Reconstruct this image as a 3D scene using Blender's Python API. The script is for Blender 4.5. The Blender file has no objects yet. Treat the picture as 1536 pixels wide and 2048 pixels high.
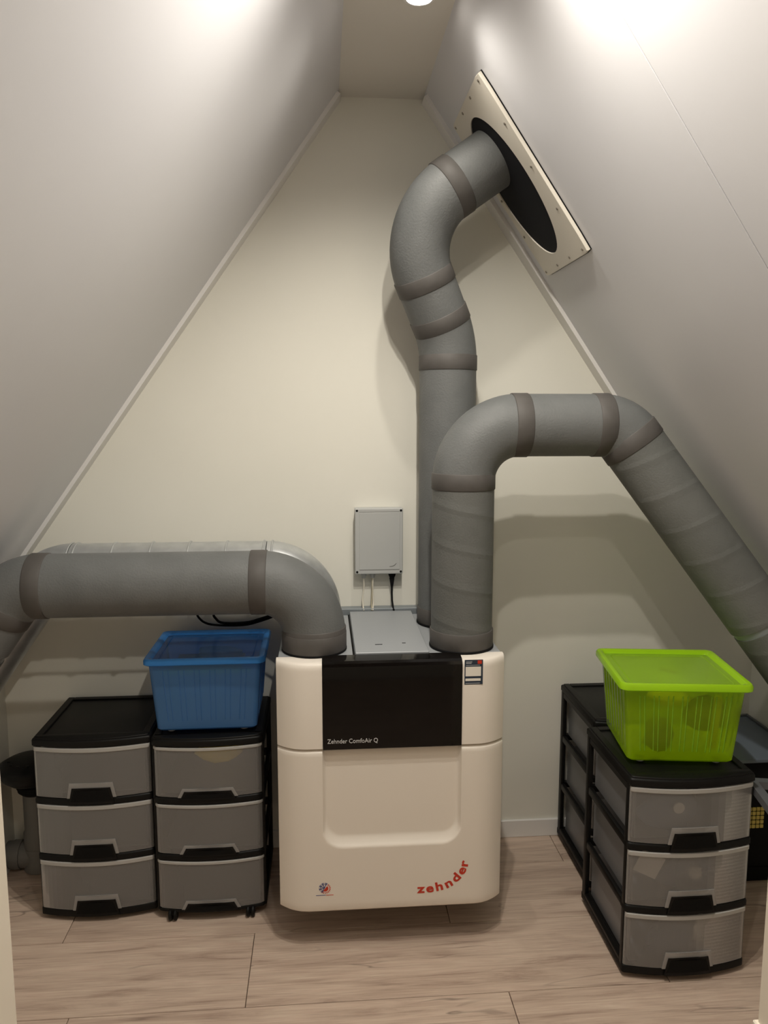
import bpy, bmesh, math, random
from mathutils import Vector, Matrix
random.seed(7)
PI = math.pi
S = bpy.context.scene
COL = S.collection

# ---------------------------------------------------------------- camera
cam_d = bpy.data.cameras.new('camera')
cam = bpy.data.objects.new('camera', cam_d)
COL.objects.link(cam)
cam_d.sensor_fit = 'VERTICAL'
cam_d.sensor_height = 36.0
cam_d.lens = 1540.0 / 2048.0 * 36.0
cam_d.clip_start = 0.02
cam.location = (0, 0, 1.732)
cam.rotation_euler = (PI / 2 - 0.1282, 0, -0.0796)
S.camera = cam

# ---------------------------------------------------------------- world, exposure
W = bpy.data.worlds.new('world')
S.world = W
W.use_nodes = True
bg = W.node_tree.nodes['Background']
bg.inputs[0].default_value = (1.0, 0.95, 0.88, 1)
bg.inputs[1].default_value = 0.03
S.view_settings.view_transform = 'Standard'
S.view_settings.look = 'None'
S.view_settings.gamma = 1.0
S.view_settings.use_curve_mapping = False
S.view_settings.exposure = 0.0
LAMP_COL = (1.0, 0.935, 0.83)
# x, y, watts, cone degrees, blend, tilt towards the doorway in degrees
LAMPS = [(0.275, 2.24, 18.0, 150, .9, -4), (0.255, 1.53, 50.0, 156, .6, 0), (0.255, 1.30, 35.0, 156, .6, 0), (0.14, .62, 15.0, 150, .6, 0)]  # last entry: unseen spot outside the doorway, added to brighten the jambs

# ---------------------------------------------------------------- helpers
ORG = {}


def link(o):
    COL.objects.link(o)
    return o


def tag(o, label=None, cat=None, group=None, kind=None):
    if label: o['label'] = label
    if cat: o['category'] = cat
    if group: o['group'] = group
    if kind: o['kind'] = kind
    return o


def thing(name, loc, label, cat, group=None):
    o = bpy.data.objects.new(name, None)
    o.empty_display_size = 0.05
    link(o)
    o.location = loc
    ORG[o] = Vector(loc)
    return tag(o, label, cat, group)


def build(bm, name, mat, parent=None, smooth=False, auto=None):
    org = ORG.get(parent, Vector((0, 0, 0)))
    bmesh.ops.translate(bm, vec=-org, verts=bm.verts)
    bmesh.ops.recalc_face_normals(bm, faces=bm.faces)
    me = bpy.data.meshes.new(name)
    bm.to_mesh(me)
    bm.free()
    if smooth:
        for p in me.polygons: p.use_smooth = True
        if auto is not None:
            me.set_sharp_from_angle(angle=auto)
    me.materials.append(mat)
    o = bpy.data.objects.new(name, me)
    link(o)
    if parent: o.parent = parent
    ORG[o] = org
    return o


def copy_tree(o, parent=None):
    c = o.copy()
    COL.objects.link(c)
    if parent: c.parent = parent
    for ch in list(o.children): copy_tree(ch, c)
    return c


def box(bm, x0, x1, y0, y1, z0, z1, bev=0.0, seg=2):
    r = bmesh.ops.create_cube(bm, size=1.0)
    vs = r['verts']
    for v in vs:
        v.co = Vector((x0 + (v.co.x + .5) * (x1 - x0), y0 + (v.co.y + .5) * (y1 - y0), z0 + (v.co.z + .5) * (z1 - z0)))
    if bev > 0:
        es = list({e for v in vs for e in v.link_edges})
        bmesh.ops.bevel(bm, geom=es, offset=bev, segments=seg, profile=.5, affect='EDGES')
    return vs


def prism(bm, pts, d, f):
    """polygon pts (2-D) extruded; f(u,v,w) -> xyz, w in (d[0], d[1])"""
    a = [bm.verts.new(f(u, v, d[0])) for u, v in pts]
    b = [bm.verts.new(f(u, v, d[1])) for u, v in pts]
    n = len(pts)
    bm.faces.new(a); bm.faces.new(b[::-1])
    for i in range(n):
        bm.faces.new((a[i], b[i], b[(i + 1) % n], a[(i + 1) % n]))


def rrect(x0, x1, y0, y1, r, n=6):
    pts = []
    for cx, cy, a0 in ((x1 - r, y1 - r, 0), (x0 + r, y1 - r, 90), (x0 + r, y0 + r, 180), (x1 - r, y0 + r, 270)):
        for i in range(n + 1):
            a = math.radians(a0 + 90 * i / n)
            pts.append((cx + r * math.cos(a), cy + r * math.sin(a)))
    return pts


def loft(bm, rings, cap0=True, cap1=True, close=True):
    vs = [[bm.verts.new(p) for p in r] for r in rings]
    n = len(vs[0])
    for a, b in zip(vs[:-1], vs[1:]):
        for i in range(n if close else n - 1):
            j = (i + 1) % n
            bm.faces.new((a[i], a[j], b[j], b[i]))
    if cap0: bm.faces.new(vs[0])
    if cap1: bm.faces.new(vs[-1][::-1])
    return vs


def tube(bm, pts, rad, n=40, cap=True, v0=0.0):
    """sweep a circle along pts (list of Vector); rad a number or list. Writes UV (around, length)."""
    pts = [Vector(p) for p in pts]
    m = len(pts)
    uvl = bm.loops.layers.uv.verify()
    T = []
    for i in range(m):
        a = pts[max(0, i - 1)]; b = pts[min(m - 1, i + 1)]
        T.append((b - a).normalized())
    t = T[0]
    ref = Vector((0, 1, 0)) if abs(t.y) < .9 else Vector((0, 0, 1))
    N = (ref - t * ref.dot(t)).normalized()
    rings = []; lens = [v0]
    for i in range(m):
        if i:
            N = (N - T[i] * N.dot(T[i])).normalized()
            lens.append(lens[-1] + (pts[i] - pts[i - 1]).length)
        B = T[i].cross(N)
        r = rad[i] if isinstance(rad, (list, tuple)) else rad
        rings.append([bm.verts.new(pts[i] + (N * math.cos(2 * PI * k / n) + B * math.sin(2 * PI * k / n)) * r) for k in range(n)])
    for i in range(m - 1):
        for k in range(n):
            j = (k + 1) % n
            f = bm.faces.new((rings[i][k], rings[i][j], rings[i + 1][j], rings[i + 1][k]))
            us = (k / n, (k + 1) / n, (k + 1) / n, k / n)
            vv = (lens[i], lens[i], lens[i + 1], lens[i + 1])
            for lp, u_, v_ in zip(f.loops, us, vv): lp[uvl].uv = (u_, v_)
    if cap:
        bm.faces.new(rings[0]); bm.faces.new(rings[-1][::-1])
    return rings


def lathe(bm, prof, c, n=32, axis='Z'):
    rings = []
    for r, h in prof:
        r = max(r, 1e-5)
        ring = []
        for k in range(n):
            a = 2 * PI * k / n
            if axis == 'Z': p = (c[0] + r * math.cos(a), c[1] + r * math.sin(a), c[2] + h)
            elif axis == 'Y': p = (c[0] + r * math.cos(a), c[1] + h, c[2] + r * math.sin(a))
            else: p = (c[0] + h, c[1] + r * math.cos(a), c[2] + r * math.sin(a))
            ring.append(p)
        rings.append(ring)
    loft(bm, rings)


def new(): return bmesh.new()


# ---------------------------------------------------------------- materials
def mat(name, col, rough=.5, metal=0.0, spec=.5, coat=0.0):
    m = bpy.data.materials.new(name)
    m.use_nodes = True
    b = m.node_tree.nodes['Principled BSDF']
    b.inputs['Base Color'].default_value = (*col, 1)
    b.inputs['Roughness'].default_value = rough
    b.inputs['Metallic'].default_value = metal
    b.inputs['Specular IOR Level'].default_value = spec
    if coat: b.inputs['Coat Weight'].default_value = coat
    return m


def nd(m, t, **kw):
    n = m.node_tree.nodes.new(t)
    for k, v in kw.items(): setattr(n, k, v)
    return n


def lk(m, a, b): m.node_tree.links.new(a, b)


def bsdf(m): return m.node_tree.nodes['Principled BSDF']


def add_noise(m, scale, bump=.1, dist=.002, tint=None, detail=4, coords='Object'):
    tc = nd(m, 'ShaderNodeTexCoord')
    n = nd(m, 'ShaderNodeTexNoise')
    n.inputs['Scale'].default_value = scale
    n.inputs['Detail'].default_value = detail
    lk(m, tc.outputs[coords], n.inputs['Vector'])
    bp = nd(m, 'ShaderNodeBump')
    bp.inputs['Strength'].default_value = bump
    bp.inputs['Distance'].default_value = dist
    lk(m, n.outputs['Fac'], bp.inputs['Height'])
    lk(m, bp.outputs['Normal'], bsdf(m).inputs['Normal'])
    if tint:
        n2 = nd(m, 'ShaderNodeTexNoise')
        n2.inputs['Scale'].default_value = tint[2]
        n2.inputs['Detail'].default_value = 3
        lk(m, tc.outputs[coords], n2.inputs['Vector'])
        r = nd(m, 'ShaderNodeValToRGB')
        r.color_ramp.elements[0].color = (*tint[0], 1)
        r.color_ramp.elements[1].color = (*tint[1], 1)
        r.color_ramp.elements[0].position = .3; r.color_ramp.elements[1].position = .7
        lk(m, n2.outputs['Fac'], r.inputs['Fac'])
        lk(m, r.outputs['Color'], bsdf(m).inputs['Base Color'])
    return bp


M = {}
M['wall'] = mat('wall_paint', (.78, .755, .69), .62, spec=.3)
add_noise(M['wall'], 320, .05, .001, ((.765, .75, .675), (.785, .77, .695), 3))
M['slope'] = mat('slope_board', (.655, .655, .68), .36, spec=.5)
add_noise(M['slope'], 25, .03, .002, ((.645, .645, .672), (.67, .67, .692), 2))
M['trimw'] = mat('trim_white', (.78, .765, .745), .4)
M['jamb'] = mat('jamb_cream', (.90, .82, .69), .5)
M['ceil'] = mat('ceiling_board', (.70, .67, .62), .6)

# laminate
m = M['floor'] = mat('laminate', (.4, .3, .22), .42, spec=.45)
tc = nd(m, 'ShaderNodeTexCoord'); oi = nd(m, 'ShaderNodeObjectInfo')
add = nd(m, 'ShaderNodeVectorMath', operation='ADD')
sc = nd(m, 'ShaderNodeVectorMath', operation='SCALE'); sc.inputs['Scale'].default_value = 1.0
cmb = nd(m, 'ShaderNodeCombineXYZ')
mu = nd(m, 'ShaderNodeMath', operation='MULTIPLY'); mu.inputs[1].default_value = 37.0
lk(m, oi.outputs['Random'], mu.inputs[0]); lk(m, mu.outputs[0], cmb.inputs[0]); lk(m, mu.outputs[0], cmb.inputs[1])
lk(m, tc.outputs['Object'], add.inputs[0]); lk(m, cmb.outputs[0], add.inputs[1])
mp = nd(m, 'ShaderNodeMapping'); mp.inputs['Scale'].default_value = (1.3, 13, 1)
lk(m, add.outputs[0], mp.inputs['Vector'])
wn = nd(m, 'ShaderNodeTexNoise'); wn.inputs['Scale'].default_value = 1.6; wn.inputs['Detail'].default_value = 8
wn.inputs['Roughness'].default_value = .62; wn.inputs['Distortion'].default_value = .9
lk(m, mp.outputs[0], wn.inputs['Vector'])
cr = nd(m, 'ShaderNodeValToRGB')
e = cr.color_ramp.elements
e[0].position = .28; e[0].color = (.37, .262, .205, 1)
e[1].position = .72; e[1].color = (.70, .55, .445, 1)
x = e.new(.45); x.color = (.55, .42, .335, 1)
x = e.new(.56); x.color = (.61, .475, .38, 1)
lk(m, wn.outputs['Fac'], cr.inputs['Fac'])
# fine grain
mp2 = nd(m, 'ShaderNodeMapping'); mp2.inputs['Scale'].default_value = (5, 130, 1)
lk(m, add.outputs[0], mp2.inputs['Vector'])
g2 = nd(m, 'ShaderNodeTexNoise'); g2.inputs['Scale'].default_value = 1.4; g2.inputs['Detail'].default_value = 4
lk(m, mp2.outputs[0], g2.inputs['Vector'])
mx = nd(m, 'ShaderNodeMix', data_type='RGBA', blend_type='OVERLAY'); mx.inputs['Factor'].default_value = .35
lk(m, cr.outputs['Color'], mx.inputs['A']); lk(m, g2.outputs['Fac'], mx.inputs['B'])
# dark drying cracks: thin iso-lines of a stretched, distorted noise
mp3 = nd(m, 'ShaderNodeMapping'); mp3.inputs['Scale'].default_value = (.9, 6.5, 1)
lk(m, add.outputs[0], mp3.inputs['Vector'])
c3 = nd(m, 'ShaderNodeTexNoise'); c3.inputs['Scale'].default_value = 1.1; c3.inputs['Detail'].default_value = 3
c3.inputs['Distortion'].default_value = .6
lk(m, mp3.outputs[0], c3.inputs['Vector'])
sb = nd(m, 'ShaderNodeMath', operation='SUBTRACT'); sb.inputs[1].default_value = .53
ab = nd(m, 'ShaderNodeMath', operation='ABSOLUTE')
lk(m, c3.outputs['Fac'], sb.inputs[0]); lk(m, sb.outputs[0], ab.inputs[0])
mr = nd(m, 'ShaderNodeMapRange'); mr.inputs['From Min'].default_value = 0.0; mr.inputs['From Max'].default_value = .010
mr.inputs['To Min'].default_value = 1; mr.inputs['To Max'].default_value = 0
lk(m, ab.outputs[0], mr.inputs['Value'])
c4 = nd(m, 'ShaderNodeTexNoise'); c4.inputs['Scale'].default_value = 2.4; c4.inputs['Detail'].default_value = 2
lk(m, add.outputs[0], c4.inputs['Vector'])
mr4 = nd(m, 'ShaderNodeMapRange'); mr4.inputs['From Min'].default_value = .5; mr4.inputs['From Max'].default_value = .62
lk(m, c4.outputs['Fac'], mr4.inputs['Value'])
mm = nd(m, 'ShaderNodeMath', operation='MULTIPLY'); lk(m, mr.outputs[0], mm.inputs[0]); lk(m, mr4.outputs[0], mm.inputs[1])
mm2 = nd(m, 'ShaderNodeMath', operation='MULTIPLY'); mm2.inputs[1].default_value = .65; lk(m, mm.outputs[0], mm2.inputs[0])
mx2 = nd(m, 'ShaderNodeMix', data_type='RGBA'); mx2.inputs['B'].default_value = (.12, .085, .07, 1)
lk(m, mx.outputs['Result'], mx2.inputs['A']); lk(m, mm2.outputs[0], mx2.inputs['Factor'])
lk(m, mx2.outputs['Result'], bsdf(m).inputs['Base Color'])
bp = nd(m, 'ShaderNodeBump'); bp.inputs['Strength'].default_value = .08; bp.inputs['Distance'].default_value = .002
lk(m, g2.outputs['Fac'], bp.inputs['Height']); lk(m, bp.outputs['Normal'], bsdf(m).inputs['Normal'])
M['gap'] = mat('underlay_dark', (.09, .065, .05), .9)

M['epp'] = mat('grey_foam_duct', (.138, .144, .144), .55, spec=.35)
add_noise(M['epp'], 170, .35, .003, ((.126, .132, .131), (.150, .156, .155), 9), detail=3)
# foam pipe whose inner spiral prints through
m = M['epps'] = mat('grey_foam_spiral', (.20, .205, .20), .55, spec=.35)
bp = add_noise(m, 170, .35, .003, ((.120, .125, .118), (.146, .150, .143), 7), detail=3)
uv = nd(m, 'ShaderNodeUVMap'); sp = nd(m, 'ShaderNodeSeparateXYZ'); lk(m, uv.outputs[0], sp.inputs[0])
k1 = nd(m, 'ShaderNodeMath', operation='MULTIPLY_ADD'); k1.inputs[1].default_value = 8.0
lk(m, sp.outputs['Y'], k1.inputs[0]); lk(m, sp.outputs['X'], k1.inputs[2])
fr = nd(m, 'ShaderNodeMath', operation='FRACT'); lk(m, k1.outputs[0], fr.inputs[0])
rp = nd(m, 'ShaderNodeValToRGB')
rp.color_ramp.elements[0].position = 0; rp.color_ramp.elements[0].color = (0, 0, 0, 1)
rp.color_ramp.elements[1].position = .12; rp.color_ramp.elements[1].color = (1, 1, 1, 1)
x = rp.color_ramp.elements.new(.30); x.color = (0, 0, 0, 1)
lk(m, fr.outputs[0], rp.inputs['Fac'])
b2 = nd(m, 'ShaderNodeBump'); b2.inputs['Strength'].default_value = .45; b2.inputs['Distance'].default_value = .003
lk(m, rp.outputs['Color'], b2.inputs['Height']); lk(m, bp.outputs['Normal'], b2.inputs['Normal'])
lk(m, b2.outputs['Normal'], bsdf(m).inputs['Normal'])

M['collar'] = mat('collar_rubber_grey', (.125, .118, .112), .6, spec=.35)
add_noise(M['collar'], 60, .1, .002, ((.080, .074, .069), (.098, .091, .086), 14))
M['silver'] = mat('galvanised_sheet', (.55, .57, .58), .38, metal=.75)
add_noise(M['silver'], 40, .04, .001, ((.50, .52, .53), (.60, .62, .63), 22))
M['zinc'] = mat('grey_metal_plate', (.36, .38, .40), .45, metal=.1)
M['zincd'] = mat('bracket_metal', (.24, .265, .28), .5, metal=.2)
M['dark'] = mat('dark_slot', (.004, .004, .004), .7, spec=.15)
M['unit'] = mat('unit_white', (.82, .76, .68), .42, spec=.45)
M['unitside'] = mat('unit_side', (.42, .40, .37), .5)
M['glass'] = mat('black_glass', (.003, .0022, .002), .06, spec=.33)
M['black'] = mat('black_plastic', (.0042, .0040, .0038), .45, spec=.22)
add_noise(M['black'], 400, .08, .0006)
M['blackm'] = mat('black_matte', (.005, .005, .0055), .75, spec=.18)
M['membrane'] = mat('black_membrane', (.010, .0105, .013), .8, spec=.2)
M['plate'] = mat('plate_ivory', (.70, .66, .58), .5)
M['screw'] = mat('screw_metal', (.30, .27, .23), .35, metal=.8)
M['boxgrey'] = mat('enclosure_grey', (.46, .47, .46), .5)
M['cablew'] = mat('cable_ivory', (.72, .68, .58), .5)
M['cableb'] = mat('cable_beige', (.42, .38, .27), .6)
M['red'] = mat('print_red', (.55, .035, .012), .5)
M['blue'] = mat('print_blue', (.06, .08, .25), .5)
M['navy'] = mat('sticker_navy', (.018, .032, .055), .4)
M['label'] = mat('sticker_white', (.80, .76, .68), .5)
M['textg'] = mat('text_silver', (.62, .62, .62), .5)
M['pvc'] = mat('pvc_grey', (.17, .165, .155), .5)
M['slate'] = mat('slate_plastic', (.13, .16, .20), .5)
M['greyp'] = mat('tray_grey', (.10, .105, .115), .5)
M['yellow'] = mat('yellow_plastic', (.62, .46, .12), .5)
M['ytoy'] = mat('yellow_cloth', (.75, .58, .05), .7)
M['dtoy'] = mat('dark_content', (.03, .035, .04), .7)
M['gtoy'] = mat('green_content', (.55, .62, .08), .6)
M['btoy'] = mat('bluegrey_content', (.10, .13, .18), .6)
M['wtoy'] = mat('pale_content', (.72, .70, .64), .6)
M['brown'] = mat('brown_content', (.30, .13, .04), .6)
M['foot'] = mat('foot_clear', (.45, .45, .45), .4)


def frosted(name, col, clear, tint, rough=.35, trans=.45, wave=False):
    """thin frosted plastic: part see-through, part light scattering through, part diffuse, glossy skin"""
    m = bpy.data.materials.new(name); m.use_nodes = True
    nt = m.node_tree; nt.nodes.clear()
    out = nt.nodes.new('ShaderNodeOutputMaterial')
    tr = nt.nodes.new('ShaderNodeBsdfTransparent'); tr.inputs[0].default_value = (*tint, 1)
    tl = nt.nodes.new('ShaderNodeBsdfTranslucent'); tl.inputs[0].default_value = (*col, 1)
    df = nt.nodes.new('ShaderNodeBsdfDiffuse'); df.inputs[0].default_value = (*col, 1)
    gl = nt.nodes.new('ShaderNodeBsdfGlossy'); gl.inputs['Roughness'].default_value = rough
    a = nt.nodes.new('ShaderNodeMixShader'); a.inputs[0].default_value = trans
    nt.links.new(df.outputs[0], a.inputs[1]); nt.links.new(tl.outputs[0], a.inputs[2])
    b = nt.nodes.new('ShaderNodeMixShader'); b.inputs[0].default_value = clear
    nt.links.new(a.outputs[0], b.inputs[1]); nt.links.new(tr.outputs[0], b.inputs[2])
    fz = nt.nodes.new('ShaderNodeFresnel'); fz.inputs[0].default_value = 1.38
    c = nt.nodes.new('ShaderNodeMixShader')
    nt.links.new(fz.outputs[0], c.inputs[0]); nt.links.new(b.outputs[0], c.inputs[1]); nt.links.new(gl.outputs[0], c.inputs[2])
    nt.links.new(c.outputs[0], out.inputs[0])
    if wave:
        tcx = nt.nodes.new('ShaderNodeTexCoord'); wv = nt.nodes.new('ShaderNodeTexWave')
        wv.bands_direction = 'Z'; wv.inputs['Scale'].default_value = 28
        bpx = nt.nodes.new('ShaderNodeBump'); bpx.inputs['Strength'].default_value = .12; bpx.inputs['Distance'].default_value = .001
        nt.links.new(tcx.outputs['Object'], wv.inputs[0]); nt.links.new(wv.outputs['Fac'], bpx.inputs['Height'])
        for q in (df, gl): nt.links.new(bpx.outputs[0], q.inputs['Normal'])
    return m


M['frost'] = frosted('frosted_drawer', (.84, .835, .83), .76, (.97, .97, .98), .3, .40, True)
M['tray'] = frosted('frosted_tray', (.80, .82, .86), .72, (.97, .975, .985), .3, .45)
M['field'] = frosted('frosted_field', (.80, .79, .77), .60, (.95, .95, .97), .3, .35)
M['rim'] = frosted('frosted_rim', (.74, .73, .70), .08, (.9, .9, .9), .3, .4)
M['bluep'] = frosted('blue_translucent', (.17, .44, .88), .46, (.28, .58, .95), .25, .45)
M['bluel'] = frosted('blue_lid', (.05, .25, .62), .55, (.12, .42, .95), .22, .4)
M['bluer'] = frosted('blue_rim', (.07, .37, .97), .08, (.12, .42, .95), .25, .4)
M['greenp'] = frosted('green_translucent', (.56, .84, .004), .58, (.74, .95, .03), .25, .45)
M['greenl'] = frosted('green_lid', (.52, .88, .05), .45, (.70, .95, .12), .22, .35)
M['greenr'] = frosted('green_rim', (.52, .93, .02), .06, (.55, .9, .05), .22, .4)

# ================================================================ THE ROOM
D = 2.93; YN = -1.2
XL, XR = -1.215, 1.750
ZC = 2.855


def zL(x): return 2.88 + 1.40 * (x - .088)
def zR(x): return 2.885 - 1.44 * (x - .355)


xcl = .088 + (ZC - 2.88) / 1.40
xcr = .355 + (2.885 - ZC) / 1.44
T = .06
# floor: dark underlay with real planks on it
bm = new(); box(bm, XL - .1, XR + .1, YN, D + .05, -.05, -.012)
floor = tag(build(bm, 'floor', M['gap']), kind='structure')
rows = [(2.737 + .327, .92), (2.737, -.87), (2.41, -.243), (2.083, .544), (1.756, -.6), (1.429, .25), (1.102, -.9), (.775, .7), (.448, -.2), (.121, .4), (-.206, -.7), (-.533, .1), (-.860, .8)]
for y1, j in rows:
    y0 = y1 - .327
    y0c, y1c = max(y0, YN), min(y1, D + .03)
    xs = [XL - .08]
    k = -3
    while k < 4:
        xx = j + k * 1.29
        if XL - .07 < xx < XR + .07: xs.append(xx)
        k += 1
    xs.append(XR + .08)
    for a, b in zip(xs[:-1], xs[1:]):
        g = .0011
        bm = new(); box(bm, a + g, b - g, y0c + g, y1c - g, -.012, 0, .0012, 1)
        build(bm, 'plank', M['floor'], floor)

bm = new()
prism(bm, [(XL, -.0), (XR, -.0), (XR, zR(XR)), (xcr, ZC), (xcl, ZC), (XL, zL(XL))], (D, D + .08), lambda u, v, w: (u, w, v))
wall_back = tag(build(bm, 'wall_back', M['wall']), kind='structure')
bm = new()
prism(bm, [(XL, 0), (XR, 0), (XR, zR(XR)), (xcr, ZC), (xcl, ZC), (XL, zL(XL))], (YN - .08, YN), lambda u, v, w: (u, w, v))
tag(build(bm, 'wall_front', M['wall']), kind='structure')
bm = new(); box(bm, xcl - .05, xcr + .05, YN, D, ZC, ZC + .05)
tag(build(bm, 'ceiling', M['ceil']), kind='structure')
# left: knee wall and sloping boards
nx, nz = -1.40 / math.hypot(1, 1.4), 1 / math.hypot(1, 1.4)
bm = new(); box(bm, XL - .08, XL, YN, D, 0, zL(XL) + .03)
wl = tag(build(bm, 'wall_left', M['wall']), kind='structure')
bm = new()
prism(bm, [(XL, zL(XL)), (xcl, ZC), (xcl + nx * T, ZC + nz * T), (XL + nx * T, zL(XL) + nz * T)], (YN, D), lambda u, v, w: (u, w, v))
build(bm, 'slope_panel', M['slope'], wl)
rx, rz = 1.44 / math.hypot(1, 1.44), 1 / math.hypot(1, 1.44)
bm = new(); box(bm, XR, XR + .08, YN, D, 0, zR(XR) + .03)
wr = tag(build(bm, 'wall_right', M['wall']), kind='structure')
for a, b in ((1.618, D), (YN, 1.6135)):
    bm = new()
    prism(bm, [(XR, zR(XR)), (xcr, ZC), (xcr + rx * T, ZC + rz * T), (XR + rx * T, zR(XR) + rz * T)], (a, b), lambda u, v, w: (u, w, v))
    build(bm, 'slope_panel', M['slope'], wr)
bm = new()
prism(bm, [(XR, zR(XR)), (xcr, ZC), (xcr + rx * .05, ZC + rz * .05), (XR + rx * .05, zR(XR) + rz * .05)], (1.60, 1.632),
      lambda u, v, w: (u + rx * .02, w, v + rz * .02))
build(bm, 'joint_backing', M['dark'], wr)
# partition with the doorway the picture is taken through
JL, JR = -.428, .643
bm = new()
prism(bm, [(XL, 0), (JL, 0), (JL, zL(JL)), (XL, zL(XL))], (.90, 1.0), lambda u, v, w: (u, w, v))
tag(build(bm, 'door_1', M['jamb']), kind='structure')
bm = new()
prism(bm, [(JR, 0), (XR, 0), (XR, zR(XR)), (JR, zR(JR))], (.90, 1.0), lambda u, v, w: (u, w, v))
tag(build(bm, 'door_2', M['jamb']), kind='structure')
bm = new(); box(bm, JR - .006, JR + .1, .895, 1.006, 0, .826, .002, 1)
tag(build(bm, 'trim_3', M['jamb']), kind='structure')

# skirting boards and the boards that cover the joint between slope and gable
bm = new(); box(bm, XL, XR, D - .012, D, 0, .073, .002, 1)
tag(build(bm, 'baseboard_back', M['trimw']), kind='structure')
bm = new(); box(bm, XL, XL + .012, 1.0, D - .012, 0, .073, .002, 1)
tag(build(bm, 'baseboard_left', M['trimw']), kind='structure')
bm = new(); box(bm, XR - .012, XR, 1.0, D - .012, 0, .073, .002, 1)
tag(build(bm, 'baseboard_right', M['trimw']), kind='structure')
t = .014
bm = new()
prism(bm, [(XL + .01, zL(XL + .01)), (xcl - .006, zL(xcl - .006)), (xcl - .006 - nx * t, zL(xcl - .006) - nz * t), (XL + .01 - nx * t, zL(XL + .01) - nz * t)], (D - .072, D), lambda u, v, w: (u, w, v))
tag(build(bm, 'trim_1', M['trimw']), kind='structure')
bm = new()
prism(bm, [(XR - .01, zR(XR - .01)), (xcr + .006, zR(xcr + .006)), (xcr + .006 - rx * t, zR(xcr + .006) - rz * t), (XR - .01 - rx * t, zR(XR - .01) - rz * t)], (D - .072, D), lambda u, v, w: (u, w, v))
tag(build(bm, 'trim_2', M['trimw']), kind='structure')

# ---------------------------------------------------------------- ceiling spots (lamp light lives here)
m = bpy.data.materials.new('lamp_glow'); m.use_nodes = True
bs = m.node_tree.nodes['Principled BSDF']
bs.inputs['Emission Color'].default_value = (1, .92, .80, 1); bs.inputs['Emission Strength'].default_value = 30
M['glow'] = m
lab = ['round ceiling spot glowing at the top edge of the picture',
       'round ceiling spot, middle one of the row towards the doorway',
       'round ceiling spot of the row close inside the doorway',
       'added unseen ceiling spot outside the doorway, brightening the jambs']
for i, (lx, ly, lw_, cone, blend_, tilt) in enumerate(LAMPS):
    r = thing('ceiling_spotlight', (lx, ly, ZC), lab[i], 'ceiling light', 'ceiling spots in the ridge strip')
    bm = new(); lathe(bm, [(.036, -.001), (.036, -.006), (.044, -.005), (.047, 0), (.036, 0.0)], (lx, ly, ZC))
    build(bm, 'trim_ring', M['trimw'], r, True, .6)
    bm = new(); lathe(bm, [(0, -.0035), (.035, -.0035), (.035, -.001), (0, -.001)], (lx, ly, ZC))
    build(bm, 'lens', M['glow'], r)
    ld = bpy.data.lights.new('spot_bulb', 'SPOT')
    ld.energy = lw_; ld.color = LAMP_COL
    ld.spot_size = math.radians(cone); ld.spot_blend = blend_; ld.shadow_soft_size = .016
    lo = link(bpy.data.objects.new('spot_bulb', ld))
    lo.location = (0, 0, -.027); lo.parent = r; lo.rotation_euler = (math.radians(tilt), 0, 0)

# ================================================================ DUCTS
def fillet(p0, c, p1, R, n=20):
    a = (Vector(p0) - Vector(c)).normalized(); b = (Vector(p1) - Vector(c)).normalized()
    ang = math.acos(max(-1, min(1, a.dot(b))))
    tl = R / math.tan(ang / 2)
    s = Vector(c) + a * tl; e_ = Vector(c) + b * tl
    ctr = Vector(c) + (a + b).normalized() * (R / math.sin(ang / 2))
    u = (s - ctr).normalized(); w = (e_ - ctr)
    w = (w - u * w.dot(u)).normalized()
    tot = PI - ang
    pts = [ctr + (u * math.cos(tot * i / n) + w * math.sin(tot * i / n)) * R for i in range(n + 1)]
    return pts


def straight(a, b, n=2): return [Vector(a).lerp(Vector(b), i / (n - 1)) for i in range(n)]


def collar(parent, at, d, r, w=.055, name='collar', mt='collar', th=.0026):
    d = Vector(d).normalized(); at = Vector(at)
    bm = new()
    tube(bm, [at - d * w / 2, at - d * (w / 2 - .001), at - d * (w / 2 - .003), at + d * (w / 2 - .003), at + d * (w / 2 - .001), at + d * w / 2],
         [r - .002, r + th - .0015, r + th, r + th, r + th - .0015, r - .002], 48)
    return build(bm, name, M[mt], parent, True, .7)


def run(parent, nodes, r, radii, mats, names=('pipe_section', 'elbow'), collars=True, mt_el='epp'):
    """nodes: polyline; radii: fillet radius at inner nodes; a pipe section per straight, an elbow per bend, a collar at each joint"""
    cur = Vector(nodes[0])
    joints = []
    for i in range(1, len(nodes) - 1):
        arc = fillet(nodes[i - 1], nodes[i], nodes[i + 1], radii[i - 1])
        d = (arc[0] - cur)
        if d.length > .03:
            bm = new(); tube(bm, straight(cur, arc[0]), r, 48); build(bm, names[0], M[mats[i - 1]], parent, True, .7)
        bm = new(); tube(bm, arc, r + .0005, 48); build(bm, names[1], M[mt_el], parent, True, .7)
        joints.append((arc[0], (Vector(nodes[i]) - Vector(nodes[i - 1])).normalized()))
        joints.append((arc[-1], (Vector(nodes[i + 1]) - Vector(nodes[i])).normalized()))
        cur = arc[-1]
    bm = new(); tube(bm, straight(cur, nodes[-1]), r, 48); build(bm, names[0], M[mats[-1]], parent, True, .7)
    if collars:
        for p, d in joints: collar(parent, p, d, r)
    return joints


ZT = .965
YF, YR = 2.455, 2.745
RD = .1005
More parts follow.
